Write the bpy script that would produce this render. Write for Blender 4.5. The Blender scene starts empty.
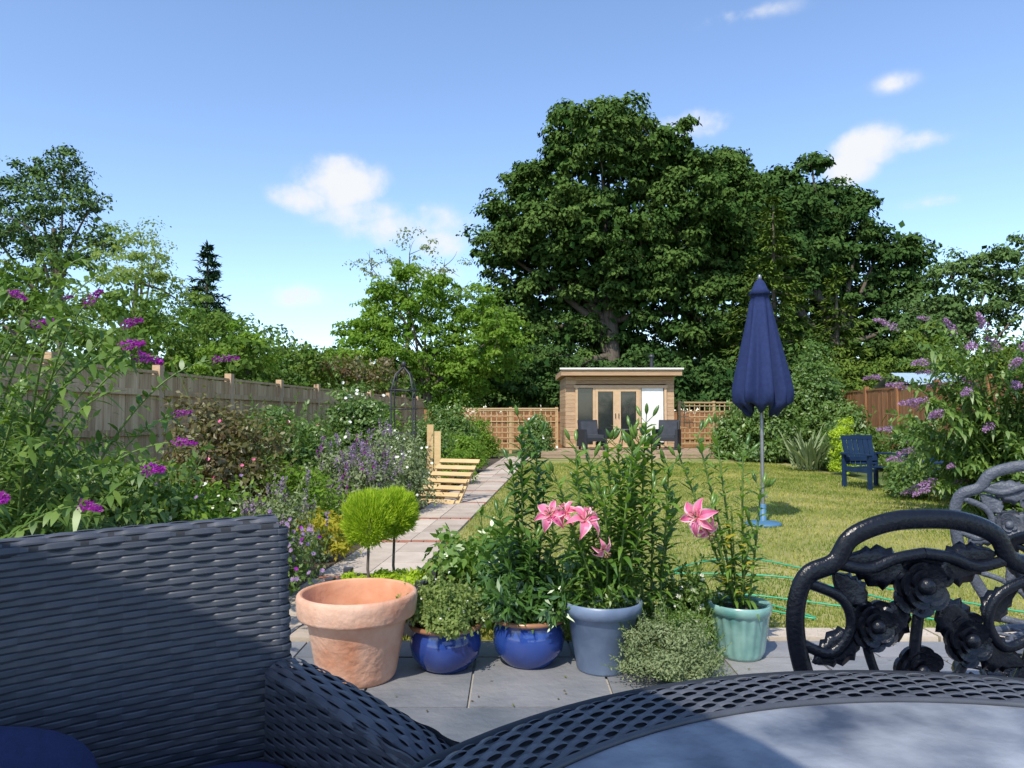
import bpy, math, numpy as np
from mathutils import Vector
rng=np.random.default_rng(11)
scene=bpy.context.scene
scene.view_settings.view_transform='Standard'; scene.view_settings.look='None'; scene.view_settings.exposure=0
R=lambda a,b,n=None: rng.uniform(a,b,n)

# ---------------------------------------------------------------- materials
def M(name,c1,c2=None,rough=.6,ns=8,nw=.5,bump=0,bs=None,metal=0,spec=.5,coat=0,stretch=None):
    m=bpy.data.materials.new(name); m.use_nodes=True; nt=m.node_tree; N=nt.nodes; L=nt.links
    b=N['Principled BSDF']
    c2=c2 or tuple(x*1.5 for x in c1)
    at=N.new('ShaderNodeAttribute'); at.attribute_name='v'
    tc=N.new('ShaderNodeTexCoord'); mp=N.new('ShaderNodeMapping'); L.new(tc.outputs['Object'],mp.inputs[0])
    if stretch: mp.inputs['Scale'].default_value=stretch
    no=N.new('ShaderNodeTexNoise'); no.inputs['Scale'].default_value=ns; no.inputs['Detail'].default_value=4
    L.new(mp.outputs[0],no.inputs['Vector'])
    mr=N.new('ShaderNodeMapRange'); mr.inputs[1].default_value=.3; mr.inputs[2].default_value=.7; L.new(no.outputs[0],mr.inputs[0])
    a=N.new('ShaderNodeMath'); a.operation='MULTIPLY'; a.inputs[1].default_value=1-nw; L.new(at.outputs['Fac'],a.inputs[0])
    d=N.new('ShaderNodeMath'); d.operation='MULTIPLY_ADD'; d.inputs[1].default_value=nw; L.new(mr.outputs[0],d.inputs[0]); L.new(a.outputs[0],d.inputs[2]); d.use_clamp=True
    mx=N.new('ShaderNodeMix'); mx.data_type='RGBA'; mx.inputs[6].default_value=(*c1,1); mx.inputs[7].default_value=(*c2,1)
    L.new(d.outputs[0],mx.inputs[0]); L.new(mx.outputs[2],b.inputs['Base Color'])
    b.inputs['Roughness'].default_value=rough; b.inputs['Metallic'].default_value=metal
    b.inputs['Specular IOR Level'].default_value=spec; b.inputs['Coat Weight'].default_value=coat
    if bump:
        n2=N.new('ShaderNodeTexNoise'); n2.inputs['Scale'].default_value=bs or ns*4; n2.inputs['Detail'].default_value=3; L.new(mp.outputs[0],n2.inputs['Vector'])
        bp=N.new('ShaderNodeBump'); bp.inputs['Strength'].default_value=bump; bp.inputs['Distance'].default_value=.02
        L.new(n2.outputs[0],bp.inputs['Height']); L.new(bp.outputs[0],b.inputs['Normal'])
    return m
def leaf(name,c1,c2,trans=.3,gloss=0,rough=.45):
    m=bpy.data.materials.new(name); m.use_nodes=True; nt=m.node_tree; N=nt.nodes; L=nt.links; N.clear()
    out=N.new('ShaderNodeOutputMaterial'); at=N.new('ShaderNodeAttribute'); at.attribute_name='v'
    mx=N.new('ShaderNodeMix'); mx.data_type='RGBA'; mx.inputs[6].default_value=(*c1,1); mx.inputs[7].default_value=(*c2,1); L.new(at.outputs['Fac'],mx.inputs[0])
    d=N.new('ShaderNodeBsdfDiffuse'); L.new(mx.outputs[2],d.inputs[0]); sh=d
    if trans:
        t=N.new('ShaderNodeBsdfTranslucent'); ms=N.new('ShaderNodeMixShader'); ms.inputs[0].default_value=trans
        g=N.new('ShaderNodeMix'); g.data_type='RGBA'; g.blend_type='MULTIPLY'; g.inputs[0].default_value=1; g.inputs[7].default_value=(1.5,1.6,.7,1)
        L.new(mx.outputs[2],g.inputs[6]); L.new(g.outputs[2],t.inputs[0]); L.new(d.outputs[0],ms.inputs[1]); L.new(t.outputs[0],ms.inputs[2]); sh=ms
    if gloss:
        gl=N.new('ShaderNodeBsdfGlossy'); gl.inputs['Roughness'].default_value=rough; gl.inputs[0].default_value=(.9,.95,.9,1)
        m2=N.new('ShaderNodeMixShader'); m2.inputs[0].default_value=gloss; L.new(sh.outputs[0],m2.inputs[1]); L.new(gl.outputs[0],m2.inputs[2]); sh=m2
    L.new(sh.outputs[0],out.inputs[0]); return m

m_oak=leaf('oak_leaves',(.028,.070,.016),(.105,.165,.040),0)
m_dark=leaf('dark_leaves',(.022,.058,.016),(.075,.130,.034),0)
m_fir=leaf('conifer_needles',(.045,.095,.018),(.13,.18,.03),0)
m_spruce=leaf('spruce_needles',(.03,.07,.035),(.065,.12,.06),0)
m_light=leaf('light_leaves',(.10,.20,.025),(.23,.34,.06),.4)
m_mid=leaf('mid_leaves',(.06,.13,.022),(.17,.26,.055),.3,.04)
m_hedge=leaf('hedge_leaves',(.055,.12,.022),(.16,.23,.05),.2)
m_far=leaf('far_leaves',(.05,.10,.03),(.13,.20,.065),0)
m_birch=leaf('birch_leaves',(.16,.24,.07),(.30,.36,.13),.4)
m_grey=leaf('grey_leaves',(.14,.19,.09),(.30,.35,.19),.25)
m_lime=leaf('lime_leaves',(.26,.38,.025),(.52,.62,.07),.4)
m_red=leaf('reddish_leaves',(.12,.06,.035),(.17,.19,.05),.3,.04)
m_lily=leaf('lily_leaves',(.055,.14,.018),(.19,.31,.05),.35,.06,.35)
m_lilyd=leaf('lily_leaves_dark',(.03,.095,.018),(.10,.20,.04),.3,.06,.35)
m_yel=leaf('yellowing_leaves',(.25,.30,.04),(.5,.38,.05),.4)
m_purple=leaf('purple_flowers',(.22,.02,.28),(.45,.05,.46),.3,0)
m_lav=leaf('lavender_flowers',(.22,.13,.30),(.42,.30,.50),.3,0)
m_pale=leaf('pale_lilac_flowers',(.27,.13,.34),(.50,.32,.56),.3,0)
m_white=leaf('white_flowers',(.7,.7,.65),(.85,.85,.8),.2,0)
m_pink=leaf('pink_petals',(.62,.06,.22),(.85,.26,.42),.3,.03)
m_pinkw=leaf('petal_edges',(.82,.40,.52),(.9,.62,.68),.3,.03)
m_bark=M('bark',(.07,.055,.04),(.16,.13,.10),rough=.9,ns=6,bump=.6,stretch=(3,3,.6))
m_stem=M('green_stem',(.08,.15,.03),(.15,.22,.05),rough=.5)
m_soil=M('soil',(.05,.035,.025),(.11,.08,.055),rough=.95,ns=9,bump=.8)
m_grass=M('rough_ground',(.06,.09,.02),(.12,.15,.04),rough=.9,ns=.6,nw=.9,bump=.5,bs=30)
m_lawn=M('lawn_turf',(.16,.19,.04),(.38,.33,.12),rough=.9,ns=1.3,nw=.95,bump=.6,bs=60)
m_blade=leaf('grass_blades',(.12,.20,.03),(.46,.42,.13),.3)
m_slate=M('slate_slabs',(.11,.125,.145),(.30,.29,.29),rough=.55,ns=3,nw=.45,bump=.4,bs=18)
m_mortar=M('mortar',(.30,.28,.25),(.40,.37,.33),rough=.9,ns=20,bump=.3)
m_pave=M('path_slabs',(.34,.27,.21),(.60,.51,.41),rough=.85,ns=5,nw=.4,bump=.3)
m_brick=M('path_bricks',(.28,.10,.06),(.42,.18,.11),rough=.85,ns=12,bump=.4)
m_fence=M('weathered_fence',(.34,.21,.11),(.72,.52,.32),rough=.95,ns=5,nw=.5,bump=.5,stretch=(6,6,.5),spec=.05)
m_fence2=M('brown_fence',(.22,.10,.045),(.40,.20,.10),rough=.9,ns=5,nw=.5,bump=.4,stretch=(6,6,.5),spec=.1)
m_post=M('fence_posts',(.40,.27,.16),(.60,.43,.28),rough=.9,ns=9,bump=.3,spec=.1)
m_trel=M('trellis_wood',(.38,.25,.12),(.55,.38,.20),rough=.8,ns=10)
m_pine=M('fresh_pine',(.46,.31,.14),(.64,.46,.24),rough=.8,ns=6,stretch=(1,1,6),spec=.2)
m_cedar=M('cedar_cladding',(.34,.21,.12),(.60,.42,.26),rough=.8,ns=6,nw=.5,stretch=(.5,1,8),bump=.3,spec=.2)
m_frame=M('timber_frame',(.46,.30,.16),(.62,.43,.26),rough=.6,ns=10)
m_trim=M('white_trim',(.7,.68,.62),(.8,.78,.74),rough=.5)
m_wglass=M('window_glass',(.015,.02,.02),(.03,.035,.035),rough=.06,spec=.8)
m_deck=M('deck_boards',(.28,.19,.12),(.42,.31,.21),rough=.8,ns=6,bump=.3)
m_metal=M('dark_metal',(.03,.03,.035),(.06,.06,.065),rough=.45,metal=.3)
m_pole=M('grey_pole',(.22,.23,.24),(.32,.33,.34),rough=.4,metal=.6)
m_navy=M('navy_canvas',(.013,.022,.078),(.024,.039,.12),rough=.85,ns=30,bump=.25,bs=250,spec=.2)
m_basep=M('blue_base',(.05,.14,.25),(.08,.19,.32),rough=.5)
m_wick=M('wicker_resin',(.034,.040,.054),(.080,.088,.11),rough=.45,ns=20,nw=.3,spec=.45)
m_core=M('wicker_core',(.014,.017,.024),(.02,.024,.032),rough=.7)
m_wtab=M('wicker_table',(.045,.050,.062),(.11,.118,.135),rough=.38,ns=20,nw=.3,spec=.45)
m_ttop=M('dusty_glass',(.05,.065,.10),(.34,.36,.39),rough=.30,ns=7,nw=1,spec=.45,bump=.08,bs=45)
m_iron=M('cast_iron_paint',(.003,.004,.008),(.007,.009,.015),rough=.28,ns=30,bump=.15,spec=.35)
m_iron2=M('cast_iron_paint_reflections',(.05,.055,.075),(.13,.145,.175),rough=.4,ns=30,bump=.3,spec=.3)  # lighter copy of the iron paint, light reflections put into the colour
m_terra=M('terracotta',(.46,.19,.10),(.70,.47,.35),rough=.85,ns=5,nw=.95,bump=.35,bs=28)
m_terrai=M('terracotta_inside',(.52,.22,.11),(.68,.36,.22),rough=.9,ns=7,nw=.95,bump=.2)
m_blue=M('blue_glaze',(.010,.022,.13),(.025,.065,.28),rough=.14,ns=5,nw=.9,coat=.5)
m_bluer=M('brown_rim_glaze',(.20,.09,.05),(.34,.17,.09),rough=.3)
m_greyp=M('grey_blue_pot',(.085,.125,.21),(.18,.24,.35),rough=.4,ns=6,nw=.95,bump=.1)
m_teal=M('teal_glaze',(.09,.24,.22),(.28,.47,.42),rough=.25,ns=9,nw=.95,coat=.4)
m_hose=M('hose',(.03,.30,.16),(.05,.4,.22),rough=.4)
m_cush=M('navy_cushion',(.01,.018,.07),(.018,.03,.11),rough=.85,ns=60,bump=.3)
m_gcush=M('grey_cushion',(.03,.035,.045),(.06,.065,.08),rough=.9)
m_bluech=M('blue_paint',(.008,.024,.06),(.016,.042,.10),rough=.6,spec=.25)
m_roof=M('shed_roof',(.25,.35,.45),(.4,.5,.6),rough=.4)

# ---------------------------------------------------------------- mesh builder
class MB:
    def __init__(s): s.V=[];s.F=[];s.n=0
    def add(s,v,f,mat=0,val=.5,smooth=False):
        v=np.asarray(v,float).reshape(-1,3); f=np.asarray(f,int)
        if f.ndim==1: f=f[None]
        s.V.append(v); s.F.append((f+s.n,mat,np.broadcast_to(np.asarray(val,float),(len(f),)),smooth)); s.n+=len(v)
    def build(s,name,mats,parent=None):
        me=bpy.data.meshes.new(name); V=np.concatenate(s.V)
        li=np.concatenate([f.ravel() for f,_,_,_ in s.F]); tot=np.concatenate([np.full(len(f),f.shape[1]) for f,_,_,_ in s.F])
        st=np.concatenate([[0],np.cumsum(tot)[:-1]])
        me.vertices.add(len(V)); me.vertices.foreach_set('co',V.ravel())
        me.loops.add(len(li)); me.loops.foreach_set('vertex_index',li.astype(np.int32))
        me.polygons.add(len(tot)); me.polygons.foreach_set('loop_start',st.astype(np.int32))
        for m in mats: me.materials.append(m)
        me.polygons.foreach_set('material_index',np.concatenate([np.full(len(f),m) for f,m,_,_ in s.F]).astype(np.int32))
        me.polygons.foreach_set('use_smooth',np.concatenate([np.full(len(f),sm) for f,_,_,sm in s.F]).astype(bool))
        a=me.attributes.new('v','FLOAT','FACE'); a.data.foreach_set('value',np.concatenate([x for _,_,x,_ in s.F]).astype(np.float32))
        me.update(calc_edges=True); me.validate()
        o=bpy.data.objects.new(name,me); scene.collection.objects.link(o)
        if parent: o.parent=parent
        return o
def empty(name):
    e=bpy.data.objects.new(name,None); scene.collection.objects.link(e); return e
def rotz(v,a):
    c,s=math.cos(a),math.sin(a); v=np.asarray(v,float); return np.stack([v[...,0]*c-v[...,1]*s,v[...,0]*s+v[...,1]*c,v[...,2]],-1)
BF=np.array([[0,3,2,1],[4,5,6,7],[0,1,5,4],[1,2,6,5],[2,3,7,6],[3,0,4,7]])
def box(mb,c,s,a=0,mat=0,val=None,tilt=0):
    sx,sy,sz=[q/2 for q in s]
    v=np.array([[-sx,-sy,-sz],[sx,-sy,-sz],[sx,sy,-sz],[-sx,sy,-sz],[-sx,-sy,sz],[sx,-sy,sz],[sx,sy,sz],[-sx,sy,sz]],float)
    if tilt:
        ct,st=math.cos(tilt),math.sin(tilt); v=np.stack([v[:,0],v[:,1]*ct-v[:,2]*st,v[:,1]*st+v[:,2]*ct],-1)
    mb.add(rotz(v,a)+np.array(c),BF,mat,rng.random() if val is None else val)
def nrm(v): return v/np.maximum(np.linalg.norm(v,axis=-1,keepdims=True),1e-9)
def tube(mb,path,rad,seg=8,mat=0,val=.5,flat=None,closed=False):
    P=np.asarray(path,float); n=len(P); rad=np.broadcast_to(np.asarray(rad,float),(n,))
    if closed: T=np.roll(P,-1,0)-np.roll(P,1,0)
    else: T=np.gradient(P,axis=0)
    T=nrm(T)
    ref=np.array([0,0,1.]) if flat is None else np.asarray(flat[0],float)
    if flat is None and np.mean(np.abs(T[:,2]))>.7: ref=np.array([1.,.2,0])
    A=nrm(np.cross(T,ref)); B=nrm(np.cross(T,A)); k=1 if flat is None else flat[1]
    th=np.linspace(0,2*np.pi,seg,endpoint=False)
    v=P[:,None]+rad[:,None,None]*(np.cos(th)[None,:,None]*A[:,None]+k*np.sin(th)[None,:,None]*B[:,None])
    i=np.arange(n if closed else n-1)[:,None]; j=np.arange(seg)[None]; j2=(j+1)%seg; i2=(i+1)%n
    f=np.stack([i*seg+j,i*seg+j2,i2*seg+j2,i2*seg+j],-1).reshape(-1,4)
    mb.add(v,f,mat,val,True)
    if not closed:
        mb.add(v[0],np.arange(seg)[::-1],mat,val); mb.add(v[-1],np.arange(seg),mat,val)
def bez(p,n=10):
    p=np.asarray(p,float); t=np.linspace(0,1,n)[:,None]
    if len(p)==3: return (1-t)**2*p[0]+2*t*(1-t)*p[1]+t*t*p[2]
    return (1-t)**3*p[0]+3*t*(1-t)**2*p[1]+3*t*t*(1-t)*p[2]+t**3*p[3]
def smoothc(pts,closed=False,n=8):
    P=np.asarray(pts,float); N=len(P); o=[]
    for i in range(N if closed else N-1):
        g=(lambda k:P[k%N]) if closed else (lambda k:P[min(max(k,0),N-1)])
        a,b,c,d=g(i-1),g(i),g(i+1),g(i+2)
        for t in np.arange(n)/n: o.append(.5*((2*b)+(c-a)*t+(2*a-5*b+4*c-d)*t*t+(3*b-a-3*c+d)*t**3))
    if not closed:o.append(P[-1])
    return np.array(o)
def lathe(mb,prof,c,seg=40,mat=0,val=.5,fold=None,smooth=True):
    pr=np.asarray(prof,float); n=len(pr); th=np.linspace(0,2*np.pi,seg,endpoint=False)
    r=pr[:,0][:,None]*np.ones(seg)[None]
    z=pr[:,1][:,None]*np.ones(seg)[None]
    if fold is not None: r,z=fold(r,z,th)
    v=np.stack([r*np.cos(th)+c[0],r*np.sin(th)+c[1],z+c[2]],-1)
    i=np.arange(n-1)[:,None]; j=np.arange(seg)[None]; j2=(j+1)%seg
    mb.add(v,np.stack([i*seg+j,i*seg+j2,(i+1)*seg+j2,(i+1)*seg+j],-1).reshape(-1,4),mat,val,smooth)
def sphere(mb,c,r,mat=0,val=.5,seg=12,ring=8,a=0,bump=0):
    ph=np.linspace(0,np.pi,ring+1)[:,None]; th=np.linspace(0,2*np.pi,seg,endpoint=False)[None]
    d=np.stack([np.sin(ph)*np.cos(th),np.sin(ph)*np.sin(th),np.cos(ph)*np.ones_like(th)],-1)
    if bump: d=d*(1+bump*rng.standard_normal(d.shape[:2]))[...,None]
    v=rotz(d*np.asarray(r,float),a)+np.asarray(c)
    i=np.arange(ring)[:,None]; j=np.arange(seg)[None]; j2=(j+1)%seg
    mb.add(v,np.stack([i*seg+j,(i+1)*seg+j,(i+1)*seg+j2,i*seg+j2],-1).reshape(-1,4),mat,val,True)
def urand(n): return nrm(rng.standard_normal((n,3)))
def leaves(mb,P,D,Nn,L,W,mat,val):
    D=nrm(D); S=nrm(np.cross(D,Nn)); L=np.broadcast_to(L,(len(P),))[:,None]; W=np.broadcast_to(W,(len(P),))[:,None]
    v=np.stack([P,P+D*L*.45+S*W*.5,P+D*L,P+D*L*.45-S*W*.5],1)
    mb.add(v,np.arange(len(P)*4).reshape(-1,4),mat,np.clip(val,0,1))
def clumps(mb,C,Rr,n,L,mat,vc=None,aspect=.55,out=1.,flat=.8):
    C=np.asarray(C,float); K=len(C); Rr=np.broadcast_to(np.asarray(Rr,float),(K,))
    d=urand(K*n).reshape(K,n,3); d[...,2]=np.abs(d[...,2])*.9+d[...,2]*.1-.12
    r=Rr[:,None]*(.35+.75*rng.random((K,n))**.6)
    P=C[:,None]+d*r[...,None]*np.array([1,1,flat])
    Nn=nrm(d*out+urand(K*n).reshape(K,n,3)*.7+np.array([0,0,.35]))
    D=np.cross(Nn,urand(K*n).reshape(K,n,3)); D[...,2]-=.25
    if vc is None: vc=rng.random(K)
    val=vc[:,None]*.55+rng.random((K,n))*.45
    s=L*R(.65,1.35,K*n)
    leaves(mb,P.reshape(-1,3),D.reshape(-1,3),Nn.reshape(-1,3),s,s*aspect,mat,val.ravel())
def crown(mb,lobes,cr,dens,n,L,mat,fill=0,flat=.8,fs=2.2,fr=.72):
    Cs=[];
    for (x,y,z,r) in lobes:
        k=max(4,int(dens*r*r)); d=urand(k); d[:,2]=d[:,2]*.85+.1
        rr=r*R(.60,1.16,k)[:,None]-cr*.4
        Cs.append(np.array([x,y,z])+d*rr*np.array([1,1,.9]))
    C=np.concatenate(Cs); clumps(mb,C,cr*R(.4,1.4,len(C)),n,L,mat,flat=flat)
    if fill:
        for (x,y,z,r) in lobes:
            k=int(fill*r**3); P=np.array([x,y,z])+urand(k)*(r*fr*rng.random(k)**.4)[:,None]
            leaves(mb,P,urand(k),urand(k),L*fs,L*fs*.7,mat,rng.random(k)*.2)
def trunk(mb,x,y,h,r,lobes,mat,nb=None):
    tube(mb,smoothc([[x,y,-.1],[x+.05*h*R(-1,1),y,h*.4],[x+.03*h*R(-1,1),y,h]],n=5),np.linspace(r,r*.45,11),10,mat)
    for l in lobes:
        z0=h*R(.45,.98); tube(mb,bez([[x,y,z0],[(x+l[0])/2,(y+l[1])/2,(z0+l[2])/2+.3],[l[0],l[1],l[2]]],7),np.linspace(r*.4,r*.08,7),6,mat)
        for _ in range(3):
            e=np.array(l[:3])+urand(1)[0]*l[3]*.85
            tube(mb,bez([l[:3],(np.array(l[:3])+e)/2+urand(1)[0]*.2,e],5),np.linspace(r*.13,r*.03,5),5,mat)
def tree(name,x,y,h,r,lobes,cr,dens,n,L,mat,fill=0,flat=.8,fs=2.2,fr=.72):
    mb=MB(); crown(mb,lobes,cr,dens,n,L,0,fill,flat,fs,fr); trunk(mb,x,y,h,r,lobes,1); return mb.build(name,[mat,m_bark])
def ribbons(mb,B,D,L,W,droop,mat,val,k=4,peak=.8):
    B=np.asarray(B,float);D=nrm(np.asarray(D,float)); n=len(B); L=np.broadcast_to(L,(n,))[:,None,None];W=np.broadcast_to(W,(n,))[:,None,None]
    dr=np.broadcast_to(droop,(n,))[:,None,None]
    S=nrm(np.cross(D,[0,0,1.])+urand(n)*.15)[:,None]; t=np.linspace(0,1,k+1)[None,:,None]
    c=B[:,None]+D[:,None]*L*t+np.array([0,0,-1.])*dr*L*t*t
    w=W*.5*(np.sin(np.pi*np.clip(t,0,1)**peak)*.95+.08*(1-t))
    v=np.stack([c-S*w,c+S*w],2).reshape(n,-1,3)
    f=np.array([[2*i,2*i+1,2*i+3,2*i+2] for i in range(k)]); F=(f[None]+(np.arange(n)*2*(k+1))[:,None,None]).reshape(-1,4)
    mb.add(v,F,mat,np.repeat(np.broadcast_to(val,(n,)),k),True)

# ---------------------------------------------------------------- world + sun
el=math.radians(50); hx,hy=-.42,-.9075
sd=Vector((hx*math.cos(el),hy*math.cos(el),math.sin(el)))
w=bpy.data.worlds.new("World"); scene.world=w; w.use_nodes=True; nt=w.node_tree; N=nt.nodes; Lk=nt.links
bg=N['Background']; sky=N.new('ShaderNodeTexSky'); sky.sky_type='NISHITA'; sky.sun_disc=False
sky.sun_elevation=el; sky.sun_rotation=math.atan2(hx,hy); sky.air_density=1.0; sky.dust_density=.5; sky.ozone_density=1.4
bg.inputs[1].default_value=.15
tc=N.new('ShaderNodeTexCoord')
no=N.new('ShaderNodeTexNoise'); no.inputs['Scale'].default_value=13; no.inputs['Detail'].default_value=8; no.inputs['Roughness'].default_value=.58
Lk.new(tc.outputs['Generated'],no.inputs['Vector'])
acc=None
def mth(op,a,b=None,c=None,clamp=False):
    n=N.new('ShaderNodeMath'); n.operation=op; n.use_clamp=clamp
    for i,q in enumerate((a,b,c)):
        if q is None: continue
        if isinstance(q,(int,float)): n.inputs[i].default_value=q
        else: Lk.new(q,n.inputs[i])
    return n.outputs[0]
for (u,v_,rx,rz,wt) in [(-.24,.320,.070,.042,1.15),(-.285,.305,.060,.024,.95),(-.15,.265,.10,.034,.95),(-.11,.245,.06,.026,.9),(-.20,.285,.09,.028,.9),(-.30,.165,.06,.02,.6),(.50,.38,.050,.026,1.0),(.475,.35,.036,.026,.95),(.57,.385,.05,.014,.8),(.25,.41,.055,.020,.9),(.54,.47,.035,.014,.45),(.33,.57,.08,.012,.45),(-.12,.2,.1,.02,.5),(.6,.30,.05,.012,.45)]:
    d=Vector((u,1,v_)).normalized()
    sb=N.new('ShaderNodeVectorMath'); sb.operation='SUBTRACT'; Lk.new(tc.outputs['Generated'],sb.inputs[0]); sb.inputs[1].default_value=d
    ml=N.new('ShaderNodeVectorMath'); ml.operation='MULTIPLY'; Lk.new(sb.outputs[0],ml.inputs[0]); ml.inputs[1].default_value=(1/rx,1/rx,1/rz)
    ln=N.new('ShaderNodeVectorMath'); ln.operation='LENGTH'; Lk.new(ml.outputs[0],ln.inputs[0])
    k=mth('MULTIPLY',mth('SUBTRACT',1.25,ln.outputs['Value'],clamp=True),wt)
    acc=k if acc is None else mth('MAXIMUM',acc,k)
nz=mth('MULTIPLY_ADD',no.outputs[0],2.6,-1.32)
cl=mth('MULTIPLY',mth('ADD',acc,nz),mth('MULTIPLY',acc,2.2,clamp=True))
mr=N.new('ShaderNodeMapRange'); mr.interpolation_type='SMOOTHSTEP'; mr.inputs[1].default_value=.0; mr.inputs[2].default_value=1.0; Lk.new(cl,mr.inputs[0])
sc=N.new('ShaderNodeMix'); sc.data_type='RGBA'; sc.blend_type='MULTIPLY'; sc.inputs[0].default_value=1; sc.inputs[7].default_value=(1.50,1.58,1.72,1); Lk.new(sky.outputs[0],sc.inputs[6])
mx=N.new('ShaderNodeMix'); mx.data_type='RGBA'; Lk.new(mr.outputs[0],mx.inputs[0]); Lk.new(sc.outputs[2],mx.inputs[6]); mx.inputs[7].default_value=(6.1,6.25,6.5,1)
Lk.new(mx.outputs[2],bg.inputs[0])
sl=bpy.data.lights.new('sun','SUN'); sl.energy=5.0; sl.angle=math.radians(.5); sl.color=(1,.93,.80)
so=bpy.data.objects.new('sun',sl); scene.collection.objects.link(so); so.rotation_euler=sd.to_track_quat('Z','Y').to_euler()
cam=bpy.data.cameras.new('camera'); cam.lens=25.3; cam.sensor_width=36; cam.clip_start=.05; cam.clip_end=3000
co=bpy.data.objects.new('camera',cam); scene.collection.objects.link(co); co.location=(0,0,1.2); co.rotation_euler=(math.radians(92.47),0,0); scene.camera=co

# ---------------------------------------------------------------- ground
def sheet(name,poly,z,mat):
    mb=MB(); mb.add([[x,y,z] for x,y in poly],np.arange(len(poly)),0,.5); return mb.build(name,[mat])
sheet('ground',[(-900,-900),(900,-900),(900,900),(-900,900)],0,m_grass)
pc=lambda y:-1.10+(y-4.9)*.082
sheet('flower_bed_soil',[(-5,3.8),(pc(3.8)-.3,3.8),(pc(21)-.3,21),(-3.2,21)],.006,m_soil)
sheet('lawn',[(pc(3.8)+.35,3.85),(5.6,3.85),(6.4,12),(6.9,19.6),(pc(19.6)+.35,19.6)],.010,m_lawn)
mb=MB(); n=150000
y=3.86+(rng.random(n)**1.9)*14; x=pc(y)+.37+(R(0,1,n))*(6.0-pc(y))
def patch(x,y): 
    p=.5+.28*np.sin(x*1.7+np.sin(y*1.1)*2)*np.sin(y*.9+x*.4)+.28*np.sin(x*4.3+y*2.1+np.sin(y*3.3))*np.sin(x*1.3-y*2.7)+.2*np.sin(x*9+3*np.sin(y*5))*np.sin(y*7+2*np.sin(x*6))
    return p
pat=patch(x,y); keep=rng.random(n)<np.clip(1.35-pat*.75,.3,1); x,y,pat=x[keep],y[keep],pat[keep]; n=len(x)
P=np.stack([x,y,np.full(n,.008)],1); a=R(0,2*np.pi,n); S=np.stack([np.cos(a),np.sin(a),0*a],1); h=R(.010,.030,n)[:,None]*(1+.05*y[:,None]); wd=.0022*(1+y*.22)[:,None]
tip=P+np.array([0,0,1.])*h+np.stack([R(-1,1,n),R(-1,1,n),0*a],1)*h*.6
mb.add(np.stack([P-S*wd,P+S*wd,tip],1),np.arange(3*n).reshape(-1,3),0,np.clip(pat*.7+R(-.15,.35,n),0,1)); mb.build('grass',[m_blade])
# patio
mb=MB(); box(mb,(0,.4,.006),(12,6.8,.012),mat=1)
yy=-2.9
while yy<3.75:
    hh=rng.choice([.3,.45,.6]); hh=min(hh,3.8-yy); xx=-6+R(0,.4)
    while xx<5.8:
        ww=rng.choice([.45,.6,.9]); box(mb,(xx+ww/2,yy+hh/2,.016+R(-.002,.002)),(ww-.012,hh-.012,.018),mat=0); xx+=ww
    yy+=hh
mb.build('patio',[m_slate,m_mortar])
mb=MB(); yy=3.83; i=0; ang=-math.atan(.082)
while yy<20.5:
    if i%4==3:
        for k in range(6): box(mb,(pc(yy+.06)-.27+k*.115,yy+.055,.016),(.105,.10,.03),ang,1)
        yy+=.12
    else:
        for k in (-1,1): box(mb,(pc(yy+.22)+.178*k,yy+.22,.016+R(0,.004)),(.348,.445,.028),ang,0)
        yy+=.455
    i+=1
mb.build('garden_path',[m_pave,m_brick])
mb=MB()
for k in range(9): box(mb,(1.5+k*.5,3.92,.02),(.485,.16,.03),0,0)
mb.build('lawn_edging',[m_pave])
mb=MB(); n=110; P=np.stack([R(-.6,2.4,n),R(2.3,3.75,n),np.full(n,.030)],1); a=R(0,6.28,n); leaves(mb,P,np.stack([np.cos(a),np.sin(a),R(0,.3,n)],1),urand(n)*.3+[0,0,1],R(.008,.026,n),.010,0,rng.random(n)); mb.build('fallen_leaves',[m_red])

# ---------------------------------------------------------------- fences
def fence(name,p0,p1,h,mats,post=.1,bw=.125):
    p0=np.array(p0,float);p1=np.array(p1,float); Lg=np.linalg.norm(p1-p0); d=(p1-p0)/Lg; a=math.atan2(d[1],d[0]); nn=np.array([d[1],-d[0]])
    mb=MB(); s=0
    while s<Lg:
        q=p0+d*s; box(mb,(q[0],q[1],h/2+.045),(post,post,h+.09),a,1)
        e=min(s+1.83,Lg); t=s+post/2; pv=R(-.25,.25)
        while t<e-post/2-.02:
            q=p0+d*(t+bw/2)+nn*R(-.006,.006); hb=h-.06+R(-.012,.012)
            box(mb,(q[0],q[1],hb/2+.03),(bw-.006,.022,hb),a+R(-.06,.06),0,np.clip(rng.random()+pv,0,1)); t+=bw
        m=p0+d*(s+e)/2
        box(mb,(m[0],m[1],h+.0),(e-s-post-.01,.05,.035),a,0)
        for z in (.35,1.0,h-.25):
            q=m+nn*.035; box(mb,(q[0],q[1],z),(e-s-post-.01,.035,.07),a,0)
        s=e+.001
    return mb.build(name,mats)
fence('wooden_fence',(-4.95,1.5),(-3.0,24.5),1.72,[m_fence,m_post])
fence('wooden_fence',(7.0,3),(9.6,26),1.8,[m_fence2,m_fence2])
fence('wooden_fence',(-3.0,25),(9.6,26.3),1.3,[m_fence2,m_fence2])
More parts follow.
